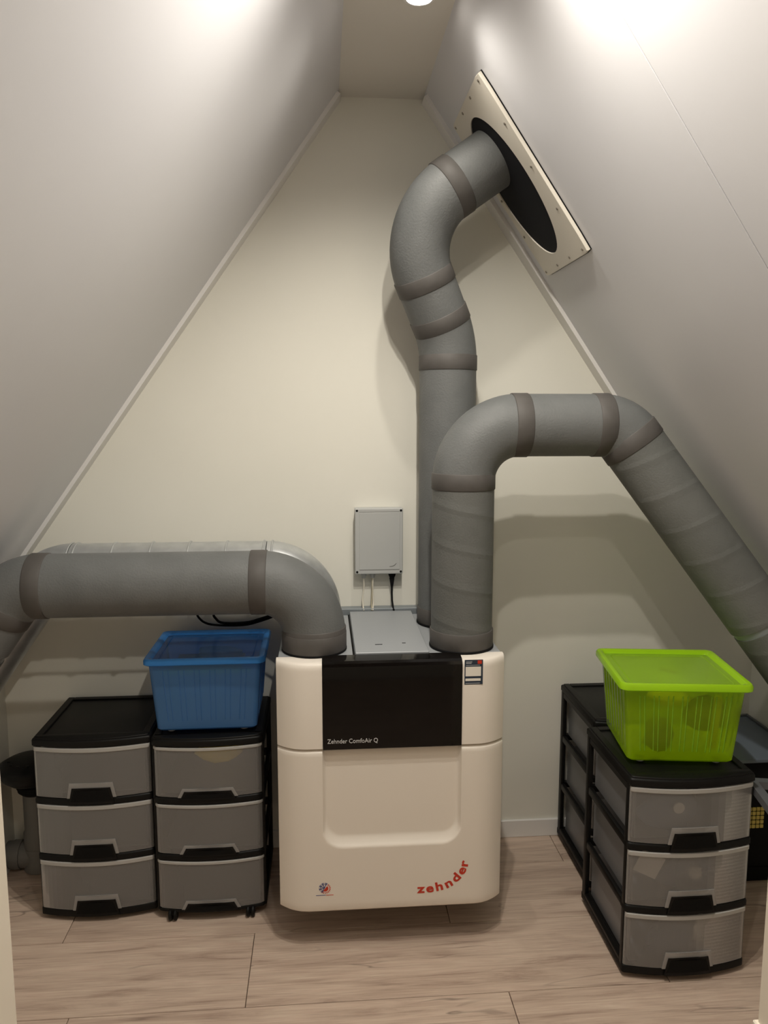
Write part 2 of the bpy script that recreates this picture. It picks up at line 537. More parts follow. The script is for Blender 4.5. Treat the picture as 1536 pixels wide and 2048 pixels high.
# front right duct
fr_ = thing('insulated_duct', (.453, YF, ZT), 'grey insulated duct from the unit front right, bending over and down along the right slope', 'duct')
dv = Vector((.43, -.11, -.60)).normalized()
c2 = Vector((.964, YF, 1.692))
run(fr_, [(.453, YF, ZT + .004), (.453, YF, 1.692), c2, c2 + dv * .775], RD, [.178, .125], ['epps', 'epp', 'epps'])
collar(fr_, (.453, YF, ZT + .033), (0, 0, 1), RD, .06, th=.004)
e0 = c2 + dv * .775
bm = new(); tube(bm, straight(e0, e0 + dv * .022), .096, 48); build(bm, 'metal_coupling', M['zincd'], fr_, True, .7)
bm = new(); tube(bm, straight(e0 + dv * .022, e0 + dv * .74), .0985, 48); build(bm, 'pipe_section', M['epps'], fr_, True, .7)
# front left duct
fl_ = thing('insulated_duct', (-.033, YF, ZT), 'grey insulated duct from the unit front left, running left above the blue box', 'duct')
c3_ = Vector((-.967, YF, 1.191)); dl = Vector((-.57, -.03, -.82)).normalized()
run(fl_, [(-.033, YF, ZT + .004), (-.033, YF, 1.191), c3_, c3_ + dl * .205], .1015, [.174, .15], ['epp', 'epp', 'epp'])
collar(fl_, (-.033, YF, ZT + .033), (0, 0, 1), .1015, .06, th=.004)
e0 = c3_ + dl * .205
bm = new(); tube(bm, straight(e0, e0 + dl * .03), .096, 48); build(bm, 'metal_coupling', M['silver'], fl_, True, .7)
bm = new(); tube(bm, straight(e0 + dl * .03, e0 + dl * .38), .099, 48); build(bm, 'pipe_section', M['epps'], fl_, True, .7)
# rear right duct up to the roof plate
rr_ = thing('insulated_duct', (.446, YR, ZT), 'tall grey insulated duct rising behind to the oval plate on the right slope', 'duct')
pS = Vector((.576, 2.632, 2.567)); dn = Vector((rx, 0, rz))
pC = pS - dn * .372
pB = Vector((.446, YR, 1.985))
jr = run(rr_, [(.446, YR, ZT + .004), pB, pC, pS + dn * .10], RD, [.30, .235], ['epp', 'epp', 'epp'])
collar(rr_, (.446, YR, ZT + .033), (0, 0, 1), RD, .06, th=.004)
# rear left silver duct
rl_ = thing('spiral_duct', (-.033, YR, ZT), 'bare silver spiral metal duct behind the grey duct on the left', 'duct')
RS = .094
c4_ = Vector((-.965, YR, 1.182)); dl2 = Vector((-.57, 0, -.82)).normalized()
run(rl_, [(-.033, YR, ZT + .004), (-.033, YR, 1.182), c4_, c4_ + dl2 * .52], RS, [.17, .17], ['silver', 'silver', 'silver'], collars=False, mt_el='silver')
x_ = -.20
for x_ in (-.185, -.215, -.345, -.475, -.605, -.735, -.865, -.885):
    bm = new()
    tube(bm, [Vector((x_ + .004 * math.sin(a), YR + (RS + .001) * math.cos(a), 1.182 + (RS + .001) * math.sin(a))) for a in [2 * PI * i / 48 for i in range(49)]], .0035, 8)
    build(bm, 'seam_rib', M['silver'], rl_, True)
for p_, dd in (((-.033, YR, 1.0), (0, 0, 1)),):
    collar(rl_, p_, dd, RS, .06, 'metal_sleeve', 'silver', .002)
# black sealing rings at the unit
for par, (px_, py_) in ((fl_, (-.033, YF)), (fr_, (.453, YF)), (rr_, (.446, YR)), (rl_, (-.033, YR))):
    bm = new(); lathe(bm, [(.06, .0005), (.1045, .0005), (.1065, .003), (.1065, .007), (.1045, .009), (.06, .009)], (px_, py_, ZT), 48)
    build(bm, 'seal_ring', M['blackm'], par, True, .6)

# ---------------------------------------------------------------- oval roof plate on the right slope
sv = Vector((1, 0, -1.44)).normalized()          # down the slope
sy = Vector((0, 1, 0)); sn = -Vector((rx, 0, rz))  # into the room
pc = Vector((.643, 2.560, zR(.643)))


def onplate(u, v, w): return pc + sv * u + sy * v + sn * w


pl = thing('roof_plate', pc, 'ivory screwed plate with a black oval opening on the right slope', 'plate')
HU, HV = .305, .2165
AU, AV = .249, .157
oc = Vector((.0, .027))
bm = new()
n = 64
outer = rrect(-HU, HU, -HV, HV, .014, 8)
# plate with an oval hole: match outer outline by angle
op = []
for k in range(n):
    a = 2 * PI * k / n
    d = Vector((math.cos(a), math.sin(a)))
    # ray from oval centre to the outer rectangle
    ts = []
    if abs(d.x) > 1e-6: ts += [(HU - oc.x) / d.x, (-HU - oc.x) / d.x]
    if abs(d.y) > 1e-6: ts += [(HV - oc.y) / d.y, (-HV - oc.y) / d.y]
    tt = min(q for q in ts if q > 0)
    op.append(oc + d * tt)
# snap nearest samples to the corners
for cx, cy in ((HU, HV), (-HU, HV), (-HU, -HV), (HU, -HV)):
    i = min(range(n), key=lambda q: (op[q] - Vector((cx, cy))).length)
    op[i] = Vector((cx, cy)) * .985
ip = [oc + Vector((AU * math.cos(2 * PI * k / n), AV * math.sin(2 * PI * k / n))) for k in range(n)]
rings = [[onplate(p.x, p.y, 0) for p in op], [onplate(p.x, p.y, .010) for p in op],
         [onplate(p.x * .993, p.y * .99, .014) for p in op], [onplate(p.x, p.y, .014) for p in ip], [onplate(p.x, p.y, .001) for p in ip]]
loft(bm, rings, False, False)
build(bm, 'panel', M['plate'], pl, True, .5)
bm = new()
ip2 = [oc + Vector(((AU + .001) * math.cos(2 * PI * k / n), (AV + .001) * math.sin(2 * PI * k / n))) for k in range(n)]
loft(bm, [[onplate(p.x, p.y, .0005) for p in ip2], [onplate(p.x, p.y, .010) for p in ip2]])
build(bm, 'membrane', M['membrane'], pl)
bm = new()
loft(bm, [[onplate(p.x * 1.006, p.y * 1.008, -.0) for p in op], [onplate(p.x * 1.006, p.y * 1.008, .0035) for p in op]])
build(bm, 'gasket', M['blackm'], pl)
scr = []
for v in (-.186, -.062, .065, .195): scr += [(-.288, v), (.288, v)]
for u in (-.145, 0.0, .145): scr += [(u, -.186), (u, .195)]
for u, v in scr:
    bm = new()
    rings = [[onplate(u + r * math.cos(2 * PI * k / 10), v + r * math.sin(2 * PI * k / 10), w) for k in range(10)] for r, w in ((.0048, .0135), (.0048, .0155), (.003, .0170))]
    loft(bm, rings); build(bm, 'screw', M['screw'], pl)

# ================================================================ VENTILATION UNIT
UX0, UX1 = -.152, .573
UY, UYB = 2.30, 2.868
UZ0 = .140
un = thing('ventilation_unit', ((UX0 + UX1) / 2, 2.58, UZ0), 'large white heat recovery ventilation unit with black glass panel', 'ventilation unit')


def yfront(x):
    w = .10; d = .046
    dx = min(x - UX0, UX1 - x)
    if dx >= w: return UY
    q = (w - dx) / w
    return UY + d * q ** 2.2


bm = new(); box(bm, UX0 + .004, UX1 - .004, UY + .05, UYB, UZ0 + .012, ZT - .006, .003, 1)
build(bm, 'casing', M['unitside'], un)
bm = new()
pts = [(UX0 + .006, UYB), (UX0 + .006, UY + .056)]
for i in range(33):
    x = UX0 + .006 + (UX1 - UX0 - .012) * i / 32
    pts.append((x, yfront(x) + .034))
pts += [(UX1 - .006, UY + .056), (UX1 - .006, UYB)]
prism(bm, pts, (ZT - .006, ZT), lambda u, v, w: (u, v, w))
build(bm, 'top_panel', M['zinc'], un)


def sst(a, b, x):
    t_ = max(0, min(1, (x - a) / (b - a)))
    return t_ * t_ * (3 - 2 * t_)


RX0, RX1, RZ0, RZ1 = -.010, .431, .357, .72


def sdf_recess(x, z):
    """signed distance to the recess outline (negative inside), rounded lower corners, open at the top"""
    r = .062
    cx, cz = (RX0 + RX1) / 2, (RZ0 + 1.2) / 2
    hx, hz = (RX1 - RX0) / 2, (1.2 - RZ0) / 2
    qx, qz = abs(x - cx) - hx + r, abs(z - cz) - hz + r
    return min(max(qx, qz), 0) + math.hypot(max(qx, 0), max(qz, 0)) - r


ZS = .683   # seam
xs = [UX0 + (UX1 - UX0) * (.5 - .5 * math.cos(PI * i / 30)) for i in range(31)]
xs = sorted(set([round(v, 5) for v in xs] + [round(RX0 + .004 * i, 5) for i in range(-2, 19)] + [round(RX1 - .004 * i, 5) for i in range(-2, 19)] + [UX0 + .004, UX0 + .001, UX1 - .001, UX1 - .004]))
zs = sorted(set([UZ0 + .0, UZ0 + .002, UZ0 + .006, UZ0 + .03] + [round(UZ0 + .05 + (RZ0 - .02 - UZ0 - .05) * i / 8, 5) for i in range(9)] + [round(RZ0 - .01 + .004 * i, 5) for i in range(26)] + [round(.46 + (ZS - .009 - .46) * i / 18, 5) for i in range(19)] + [ZS - .0065, ZS - .004, ZS - .002, ZS]))
bm = new()
grid = []
for z in zs:
    row = []
    for x in xs:
        s = sdf_recess(x, z)
        slope_w = .012 + .030 * sst(.44, .36, z)
        tq = max(0, min(1, -s / slope_w)); dep = .021 * (1 - (1 - tq) ** 2)
        lip = 0
        if z < UZ0 + .006: lip = .004 * (1 - (z - UZ0) / .006) ** 2
        if z > ZS - .0085: lip = .010 * ((z - ZS + .0085) / .0085) ** 1.4
        # the upper part of the recess leans out again under the glass
        row.append(bm.verts.new((x, yfront(x) + dep + lip, z)))
    grid.append(row)
for a, b in zip(grid[:-1], grid[1:]):
    for i in range(len(xs) - 1): bm.faces.new((a[i], a[i + 1], b[i + 1], b[i]))
# return edges: bottom and sides
for row in (grid[0], grid[-1]):
    back = [bm.verts.new((v.co.x, max(v.co.y + .012, UY + .03), v.co.z)) for v in row]
    for i in range(len(row) - 1): bm.faces.new((row[i], back[i], back[i + 1], row[i + 1]))
for ci in (0, -1):
    colv = [r_[ci] for r_ in grid]
    back = [bm.verts.new((v.co.x, UY + .09, v.co.z)) for v in colv]
    for i in range(len(colv) - 1): bm.faces.new((colv[i], colv[i + 1], back[i + 1], back[i]))
front = build(bm, 'front_cover', M['unit'], un, True, .9)


def upper(xa, xb, name):
    bm = new()
    N = 16
    rings = []
    for z, ins in ((ZS + .004, .004), (ZS + .0065, 0), (.940, 0), (.950, .001), (.958, .004), (.9625, .008), (.9655, .016)):
        ring = [(xa + (xb - xa) * i / N, yfront(xa + (xb - xa) * i / N) + ins, z) for i in range(N + 1)]
        ring += [(xb, UY + .075, z), (xa, UY + .075, z)]
        rings.append(ring)
    loft(bm, rings)
    return build(bm, name, M['unit'], un, True, .6)


GX0, GX1 = -.0075, .4295
upper(UX0, GX0 - .001, 'upper_cover')
upper(GX1 + .001, UX1, 'upper_cover')
bm = new()
prof = [(UY - .002, .6865), (UY - .0028, .6880), (UY - .0028, .945), (UY - .002, .953), (UY + .002, .962), (UY + .010, .9685), (UY + .03, .9715), (UY + .062, .9715), (UY + .062, .6865)]
prism(bm, prof, (GX0, GX1), lambda u, v, w: (w, u, v))
gl = build(bm, 'glass_panel', M['glass'], un, True, .25)
# grey service cover between the ducts
bm = new(); box(bm, .098, .334, 2.366, UYB + .012, ZT, ZT + .011, .0015, 1)
cv = build(bm, 'service_cover', M['zinc'], un)
for px_, py_, w in ((.178, 2.45, .012), (.262, 2.46, .006)):
    bm = new(); box(bm, px_ - w, px_ + w, py_ - .003, py_ + .003, ZT + .0108, ZT + .0114); build(bm, 'slot', M['dark'], cv)
bm = new(); box(bm, .090, .0965, 2.366, UYB, ZT, ZT + .002); build(bm, 'groove', M['dark'], un)


def text(txt, size, loc, ang, mt, parent, name, bold=0.0, ext=.0004, center=True, sx=1.0):
    cu = bpy.data.curves.new(name, 'FONT')
    cu.body = txt; cu.size = size; cu.extrude = ext; cu.offset = bold; cu.resolution_u = 3
    cu.align_x = 'CENTER' if center else 'LEFT'
    tmp = link(bpy.data.objects.new(name, cu))
    dg = bpy.context.evaluated_depsgraph_get()
    me = bpy.data.meshes.new_from_object(tmp.evaluated_get(dg))
    bpy.data.objects.remove(tmp); 
    Mx = Matrix.Translation(Vector(loc) - ORG[parent]) @ Matrix.Rotation(-ang, 4, 'Y') @ Matrix.Rotation(PI / 2, 4, 'X') @ Matrix.Diagonal((sx, 1, 1, 1))
    me.transform(Mx)
    me.materials.clear(); me.materials.append(mt)
    o = link(bpy.data.objects.new(name, me)); o.parent = parent; ORG[o] = ORG[parent]
    return o


text('Zehnder ComfoAir Q', .0205, (.006, UY - .0032, .7075), 0.0, M['textg'], gl, 'lettering', .0000, center=False, sx=.86)
LET = [('z', .3035, .2005, 0), ('e', .3325, .2015, 4), ('h', .3635, .2060, 11), ('n', .3940, .2160, 27), ('d', .4195, .2350, 47), ('e', .4375, .2590, 66), ('r', .4455, .2825, 82)]
for ch, lx, lz, an in LET:
    a = math.radians(an)
    off = .0105   # from glyph centre down to the baseline
    text(ch, .0410, (lx + math.sin(a) * off, UY - .0006, lz - math.cos(a) * off), a, M['red'], front, 'logo_letter', .0012, sx=1.28)
# snowflake and sun emblem
ex, ez = -.0075, .2225
bm = new()
for k in range(5):
    a = math.radians(60 + 42 * k + 10)
    def bar(bm, p, q, w):
        d = Vector((q[0] - p[0], q[1] - p[1])).normalized(); nn = Vector((-d.y, d.x)) * w
        prism(bm, [(p[0] + nn.x, p[1] + nn.y), (p[0] - nn.x, p[1] - nn.y), (q[0] - nn.x, q[1] - nn.y), (q[0] + nn.x, q[1] + nn.y)], (UY - .0008, UY + .001), lambda u, v, w_: (u, w_, v))
    c_, s_ = math.cos(a), math.sin(a)
    bar(bm, (ex, ez), (ex + .018 * c_, ez + .018 * s_), .0010)
    for q in (.010, .014):
        for sg in (-1, 1):
            bar(bm, (ex + q * c_, ez + q * s_), (ex + q * c_ + .0055 * math.cos(a + sg * .9), ez + q * s_ + .0055 * math.sin(a + sg * .9)), .0006)
build(bm, 'snowflake_mark', M['blue'], front)
bm = new()
half = [(ex + .002 + .010 * math.cos(a), ez - .002 + .010 * math.sin(a)) for a in [math.radians(-130 + 180 * i / 16) for i in range(17)]]
prism(bm, half, (UY - .0008, UY + .001), lambda u, v, w: (u, w, v))
for k in range(10):
    a = math.radians(-128 + 176 * k / 9)
    bar(bm, (ex + .002 + .0130 * math.cos(a), ez - .002 + .0130 * math.sin(a)), (ex + .002 + .0178 * math.cos(a), ez - .002 + .0178 * math.sin(a)), .0011)
build(bm, 'sun_mark', M['red'], front)
bm = new(); prism(bm, [(-.035, .1965), (-.004, .1965), (-.004, .1982), (-.035, .1982)], (UY - .0005, UY + .001), lambda u, v, w: (u, w, v)); build(bm, 'emblem_line', M['blue'], front)
bm = new(); prism(bm, [(-.003, .1965), (.021, .1965), (.021, .1982), (-.003, .1982)], (UY - .0005, UY + .001), lambda u, v, w: (u, w, v)); build(bm, 'emblem_line', M['red'], front)
# sticker
st = new(); box(st, .4365, .4945, UY - .0008, UY + .001, .886, .9655)
st = build(st, 'sticker', M['navy'], un)
for a, b, c_, d_, mm_ in ((.4395, .4885, .913, .9435, 'label'), (.4395, .4875, .8975, .9055, 'label'), (.4775, .4905, .9525, .9635, 'red'),
                          (.4410, .4600, .9585, .9600, 'textg'), (.4410, .4580, .9540, .9555, 'textg'), (.4410, .4850, .9478, .9486, 'textg'),
                          (.4400, .4850, .8895, .8905, 'textg')):
    bm = new(); box(bm, a, b, UY - .0014, UY, c_, d_); build(bm, 'printed_field', M[mm_], st)
# steel hanging rail behind the unit
rail = thing('wall_bracket', (.2, D, .95), 'grey metal hanging rail on the wall behind the white unit', 'bracket')
bm = new(); box(bm, UX0 + .02, UX1 - .02, D - .045, D, .925, .985, .002, 1); build(bm, 'rail', M['zincd'], rail)
for a, b in ((.03, .095), (.34, .42)):
    bm = new(); box(bm, a, b, D - .0465, D - .03, .945, .957); build(bm, 'slot', M['dark'], rail)

# ---------------------------------------------------------------- wall box with cables
wb = thing('connection_box', (.21, D, 1.122), 'light grey connection box on the wall beside the tall duct', 'box')
bx0, bx1, bz0, bz1, by = .119, .3015, 1.122, 1.375, D - .058
bm = new(); box(bm, bx0 + .002, bx1 - .002, by + .014, D, bz0 + .002, bz1 - .002, .003, 2); build(bm, 'housing', M['boxgrey'], wb)
bm = new(); box(bm, bx0, bx1, by, by + .013, bz0, bz1, .004, 2); lid = build(bm, 'cover', M['boxgrey'], wb)
for z in (bz0 + .0155, bz1 - .0145):
    bm = new(); box(bm, bx0 + .016, bx1 - .014, by - .0004, by + .002, z, z + .0012); build(bm, 'groove', M['pvc'], lid)
bm = new(); box(bm, bx0 + .016, bx1 - .012, by - .0012, by + .002, bz0 + .018, bz1 - .016, .0008, 1); build(bm, 'raised_field', M['boxgrey'], lid)
for a in (bx0 + .008, bx1 - .008):
    for z in (bz0 + .009, bz1 - .009):
        bm = new(); lathe(bm, [(0, -.0012), (.004, -.0012), (.0045, 0), (0, 0)], (a, by, z), 12, 'Y'); build(bm, 'screw', M['dark'], lid)
bm = new()
ar = [(.250 + .026 * i / 10, 1.1505 + .0115 * (i / 10) ** 3) for i in range(11)]
up = [(u, v + .0018 + .0012 * (i / 10)) for i, (u, v) in enumerate(ar)]
prism(bm, ar + up[::-1], (by - .0018, by), lambda u, v, w: (u, w, v)); build(bm, 'swoosh_mark', M['pvc'], lid)
for gx_ in (.153, .187):
    bm = new(); lathe(bm, [(.011, 0), (.011, -.010), (.0085, -.012), (.0085, -.019), (.003, -.021)], (gx_, D - .028, bz0), 16); build(bm, 'cable_gland', M['boxgrey'], wb, True, .6)


def cable(name, pts, r, mt, label):
    P = [Vector(p) for p in pts]
    out = []
    for i in range(len(P) - 1):
        p0 = P[max(0, i - 1)]; p1 = P[i]; p2 = P[i + 1]; p3 = P[min(len(P) - 1, i + 2)]
        for k in range(8):
            s = k / 8
            out.append(.5 * ((2 * p1) + (-p0 + p2) * s + (2 * p0 - 5 * p1 + 4 * p2 - p3) * s * s + (-p0 + 3 * p1 - 3 * p2 + p3) * s ** 3))
    out.append(P[-1])
    bm = new(); tube(bm, out, r, 10)
    o = build(bm, name, mt, None, True, .8)
    return tag(o, label, 'cable')


yc = D - .028
cable('signal_cable', [(.153, yc, 1.102), (.154, yc, 1.07), (.149, yc + .001, 1.02), (.151, yc - .012, .985), (.153, yc - .018, .978)], .0028, M['cablew'], 'white cable hanging leftmost below the grey connection box')
cable('signal_cable', [(.186, yc, 1.102), (.186, yc, 1.06), (.183, yc, 1.01), (.183, yc - .012, .985), (.182, yc - .018, .978)], .0028, M['cableb'], 'beige cable hanging from the second gland of the grey box')
cable('signal_cable', [(.189, yc - .002, 1.102), (.188, yc, 1.06), (.190, yc, 1.01), (.188, yc - .012, .985), (.188, yc - .018, .978)], .0028, M['cablew'], 'pale cable twisted beside the beige one below the grey box')
pw = thing('power_cable', (.262, yc, bz0), 'black power cable with moulded plug below the grey connection box', 'cable')
bm = new(); loft(bm, [[(.262 + hx * a_, yc + hy * b_, z) for a_, b_ in ((-1, -1), (1, -1), (1, 1), (-1, 1))] for hx, hy, z in ((.0135, .009, bz0 + .006), (.0135, .009, bz0 - .008), (.008, .007, bz0 - .022), (.0095, .007, bz0 - .024), (.0085, .007, bz0 - .028), (.0045, .0045, bz0 - .055))])
build(bm, 'plug', M['blackm'], pw, True, .6)
bm = new(); tube(bm, [(.262, yc, bz0 - .05), (.262, yc, bz0 - .08), (.263, yc, bz0 - .11), (.266, yc - .012, .985), (.268, yc - .02, .977)], .0037, 10)
build(bm, 'cord', M['blackm'], pw, True, .8)
# cables dropping behind the left ducts
cy_ = 2.90
cable('black_cable', [(-.482, cy_, 1.06), (-.484, cy_, .985), (-.470, cy_, .953), (-.440, cy_, .934), (-.385, cy_ - .004, .928), (-.30, cy_ - .01, .930), (-.243, cy_ - .012, .944), (-.190, cy_ - .012, .962), (-.165, cy_ - .01, .975)], .0042, M['blackm'], 'black cable looping under the silver duct, left strand')
cable('black_cable', [(-.420, cy_, 1.06), (-.421, cy_, .980), (-.412, cy_, .955), (-.385, cy_ - .004, .938), (-.30, cy_ - .01, .939), (-.243, cy_ - .012, .953), (-.190, cy_ - .012, .970), (-.165, cy_ - .01, .983)], .0048, M['blackm'], 'thicker black cable with plug under the silver duct, right strand')

# ================================================================ DRAWER TOWERS
def tower(name, loc, w, d, label, style):
    """3-drawer tower, origin at floor, front centre of the body; front looks to -Y"""
    hw = w / 2
    lx, ly, _ = loc
    t_ = thing(name, loc, label, 'drawer tower')
    O = Vector(loc)
    bow = .030 if style == 'A' else .024
    rcor = .006 if style == 'A' else .02

    def yb(x, off=0.0, hw_=hw):    # bowed front line, x local
        q = min(1, abs(x) / hw_)
        y_ = -bow * (1 - q * q)
        dx = hw_ - abs(x)
        if dx < rcor: y_ += rcor * (1 - math.sqrt(max(0, 1 - ((rcor - dx) / rcor) ** 2)))
        return y_ + off

    def L(x, y_, z): return (lx + x, ly + y_, z)

    def bowed(bm, z0, z1, off, depth, hw_=hw, N=24, inset=0.0, rnd=0.0):
        rings = []
        lv = [(z0, 0), (z1, 0)] if not rnd else [(z0, rnd * .6), (z0 + rnd * .4, 0), (z1 - rnd, 0), (z1 - rnd * .4, rnd * .3), (z1, rnd)]
        for z, ins in lv:
            h_ = hw_ - ins
            xs_ = [h_ * math.sin(PI / 2 * (2 * i / N - 1)) for i in range(N + 1)]
            r_ = [L(x, yb(x, off + ins, h_ + 1e-6), z) for x in xs_]
            r_ += [L(h_, depth - ins, z), L(-h_, depth - ins, z)]
            rings.append(r_)
        loft(bm, rings)

    zl0, zl1 = .626, .656
    DZ = [(.449, .624), (.246, .421), (.044, .218)]
    # lid
    bm = new(); bowed(bm, zl0, zl1 - .004, -.006, d, hw + .001, rnd=.007); lid_ = build(bm, 'top_lid', M['black'], t_, True, .6)
    bm = new()
    # raised border of the lid
    for a in ((-hw + .006, -hw + .03, .012, d - .008), (hw - .03, hw - .006, .012, d - .008), (-hw + .03, hw - .03, d - .035, d - .008)):
        box(bm, lx + a[0], lx + a[1], ly + a[2], ly + a[3], zl1 - .005, zl1, .002, 1)
    bowed(bm, zl1 - .006, zl1, -.001, .020, hw - .006, rnd=.003)
    build(bm, 'lid_border', M['black'], lid_, True, .6)
    # base and dividers
    bm = new(); bowed(bm, .017 if style == 'A' else .030, .043, -.002, d, rnd=.004); build(bm, 'base', M['black'], t_, True, .6)
    for z0, z1 in ((.421, .449), (.218, .246)):
        bm = new(); bowed(bm, z0 + .001, z1 - .001, -.004, .03, rnd=.008); build(bm, 'divider', M['black'], t_, True, .6)
    # side frames: posts and rails
    for sg in (-1, 1):
        bm = new()
        xa, xb = sorted((sg * hw, sg * (hw - .016)))
        box(bm, lx + xa, lx + xb, ly + .004, ly + .024, .03, zl0 + .002, .004, 2)
        box(bm, lx + xa, lx + xb, ly + d - .032, ly + d - .002, .03, zl0 + .002, .004, 2)
        for zz in (.234, .435):
            box(bm, lx + xa, lx + xb, ly + .02, ly + d - .03, zz - .014, zz + .014, .006, 2)
        box(bm, lx + xa, lx + xb, ly + .02, ly + d - .03, .604, .628, .003, 1)
        box(bm, lx + xa, lx + xb, ly + .02, ly + d - .03, .030, .052, .003, 1)
        build(bm, 'side_frame', M['black'], t_, True, .6)
    bm = new()
    for zz in (.234, .435, .61): box(bm, lx - hw + .01, lx + hw - .01, ly + d - .02, ly + d - .006, zz - .014, zz + .014, .003, 1)
    build(bm, 'back_rail', M['black'], t_)
    # drawers
    for z0, z1 in DZ:
        hwf = hw - .004
        bm = new()
        N = 24
        xs_ = [hwf * math.sin(PI / 2 * (2 * i / N - 1)) for i in range(N + 1)]
        fl = []
        for off in (-.003, -.0005):
            for z in (z0, z1):
                fl.append([bm.verts.new(L(x, yb(x, off, hwf + 1e-6), z)) for x in xs_])
        a, b, c_, d_ = fl
        for i in range(N):
            bm.faces.new((a[i], a[i + 1], b[i + 1], b[i])); bm.faces.new((c_[i], c_[i + 1], d_[i + 1], d_[i]))
            bm.faces.new((a[i], a[i + 1], c_[i + 1], c_[i])); bm.faces.new((b[i], b[i + 1], d_[i + 1], d_[i]))
        for i in (0, N): bm.faces.new((a[i], b[i], d_[i], c_[i]))
        dr = build(bm, 'drawer', M['frost'], t_)
        bm = new()
        # tray behind the front
        q = hw - .024
        box(bm, lx - q, lx - q + .002, ly + .006, ly + d - .03, z0 + .006, z1 - .02)
        box(bm, lx + q - .002, lx + q, ly + .006, ly + d - .03, z0 + .006, z1 - .02)
        box(bm, lx - q, lx + q, ly + d - .032, ly + d - .030, z0 + .006, z1 - .02)
        box(bm, lx - q, lx + q, ly + .006, ly + d - .03, z0 + .004, z0 + .006)
        build(bm, 'tray', M['tray'], dr)
        # thick pale rim along the top of the front
        rh = .013 if style == 'A' else .009
        bm = new()
        rings = []
        for off, z in ((-.003, z1 - rh - .003), (-.0065, z1 - rh), (-.0065, z1 - .002), (-.004, z1), (-.001, z1)):
            rings.append([L(x, yb(x, off, hwf + 1e-6), z) for x in xs_])
        loft(bm, rings, False, False, False)
        for sg in (-1, 1):
            xa, xb = sorted((sg * hwf, sg * (hwf - .005)))
            box(bm, lx + xa, lx + xb, ly - .0035 + rcor * .9, ly + .003 + rcor * .9, z0, z1 - .002)
        build(bm, 'rim', M['rim'], dr, True, .7)
        # handle: trapezoid pocket, with the embossed field above it on the older towers
        if style == 'A':
            wt, wb_, h0, h1 = .063, .075, z0 - .021, z0 + .036
        else:
            wt, wb_, h0, h1 = .078, .092, z0 - .006, z0 + .022

        def trap(bm, wb2, wt2, za, zb, off, thick, N2=10):
            rings = []
            for o_ in (off + thick, off):
                ring = [L(-wb2 + 2 * wb2 * i / N2, yb(-wb2 + 2 * wb2 * i / N2, o_), za) for i in range(N2 + 1)]
                ring += [L(wt2 - 2 * wt2 * i / N2, yb(wt2 - 2 * wt2 * i / N2, o_), zb) for i in range(N2 + 1)]
                rings.append(ring)
            loft(bm, rings)
        bm = new(); trap(bm, wb_, wt, h0, h1, -.0088, .0125); hd = build(bm, 'handle', M['black'], dr)
        bm = new(); trap(bm, wb_ - .007, wt - .008, h0 + (.010 if style == 'A' else .004), h1 - .006, -.0093, .004); build_ = build(bm, 'handle_recess', M['dark'], dr)
        if style == 'A':
            bm = new(); trap(bm, wb_ + .006, wt + .008, h0 + .021, h1 + .017, -.0068, .003); build(bm, 'handle_field', M['field'], dr)
        else:
            bm = new(); trap(bm, wb_ + .008, wt + .006, h0 + .006, h1 + .010, -.0068, .003); build(bm, 'handle_field', M['field'], dr)
    # castors
    for sx_ in (-1, 1):
        for yy in (.035, d - .05):
            bm = new()
            cx_ = lx + sx_ * (hw - (.045 if style == 'A' else .055)); cy2 = ly + yy - (0.01 if style == 'A' else .045 if yy < .1 else 0)
            rw = .0135 if style == 'A' else .0195
            for o_ in (-.0085, .0085):
                lathe(bm, [(0, o_ - .006), (rw - .003, o_ - .006), (rw, o_ - .003), (rw, o_ + .003), (rw - .003, o_ + .006), (0, o_ + .006)], (cx_, cy2, rw), 18, 'X')
            box(bm, cx_ - .004, cx_ + .004, cy2 - .006, cy2 + .012, rw, .036)
            build(bm, 'castor', M['black'], t_, True, .6)
    return t_


tA = tower('drawer_tower', (-.785, 2.545, 0), .390, .372, 'black drawer tower on the far left, three frosted drawers, nothing on top', 'A')
tC = copy_tree(tA); tC.location = (1.100, 2.115, 0)
tC['label'] = 'black drawer tower at the front right carrying the green box'
tD = copy_tree(tA); tD.location = (1.142, 2.540, 0)
tD['label'] = 'black drawer tower against the back wall at right, behind the tower with the green box'
tB = tower('drawer_tower', (-.396, 2.512, 0), .374, .360, 'black drawer tower on castors carrying the blue box', 'B')

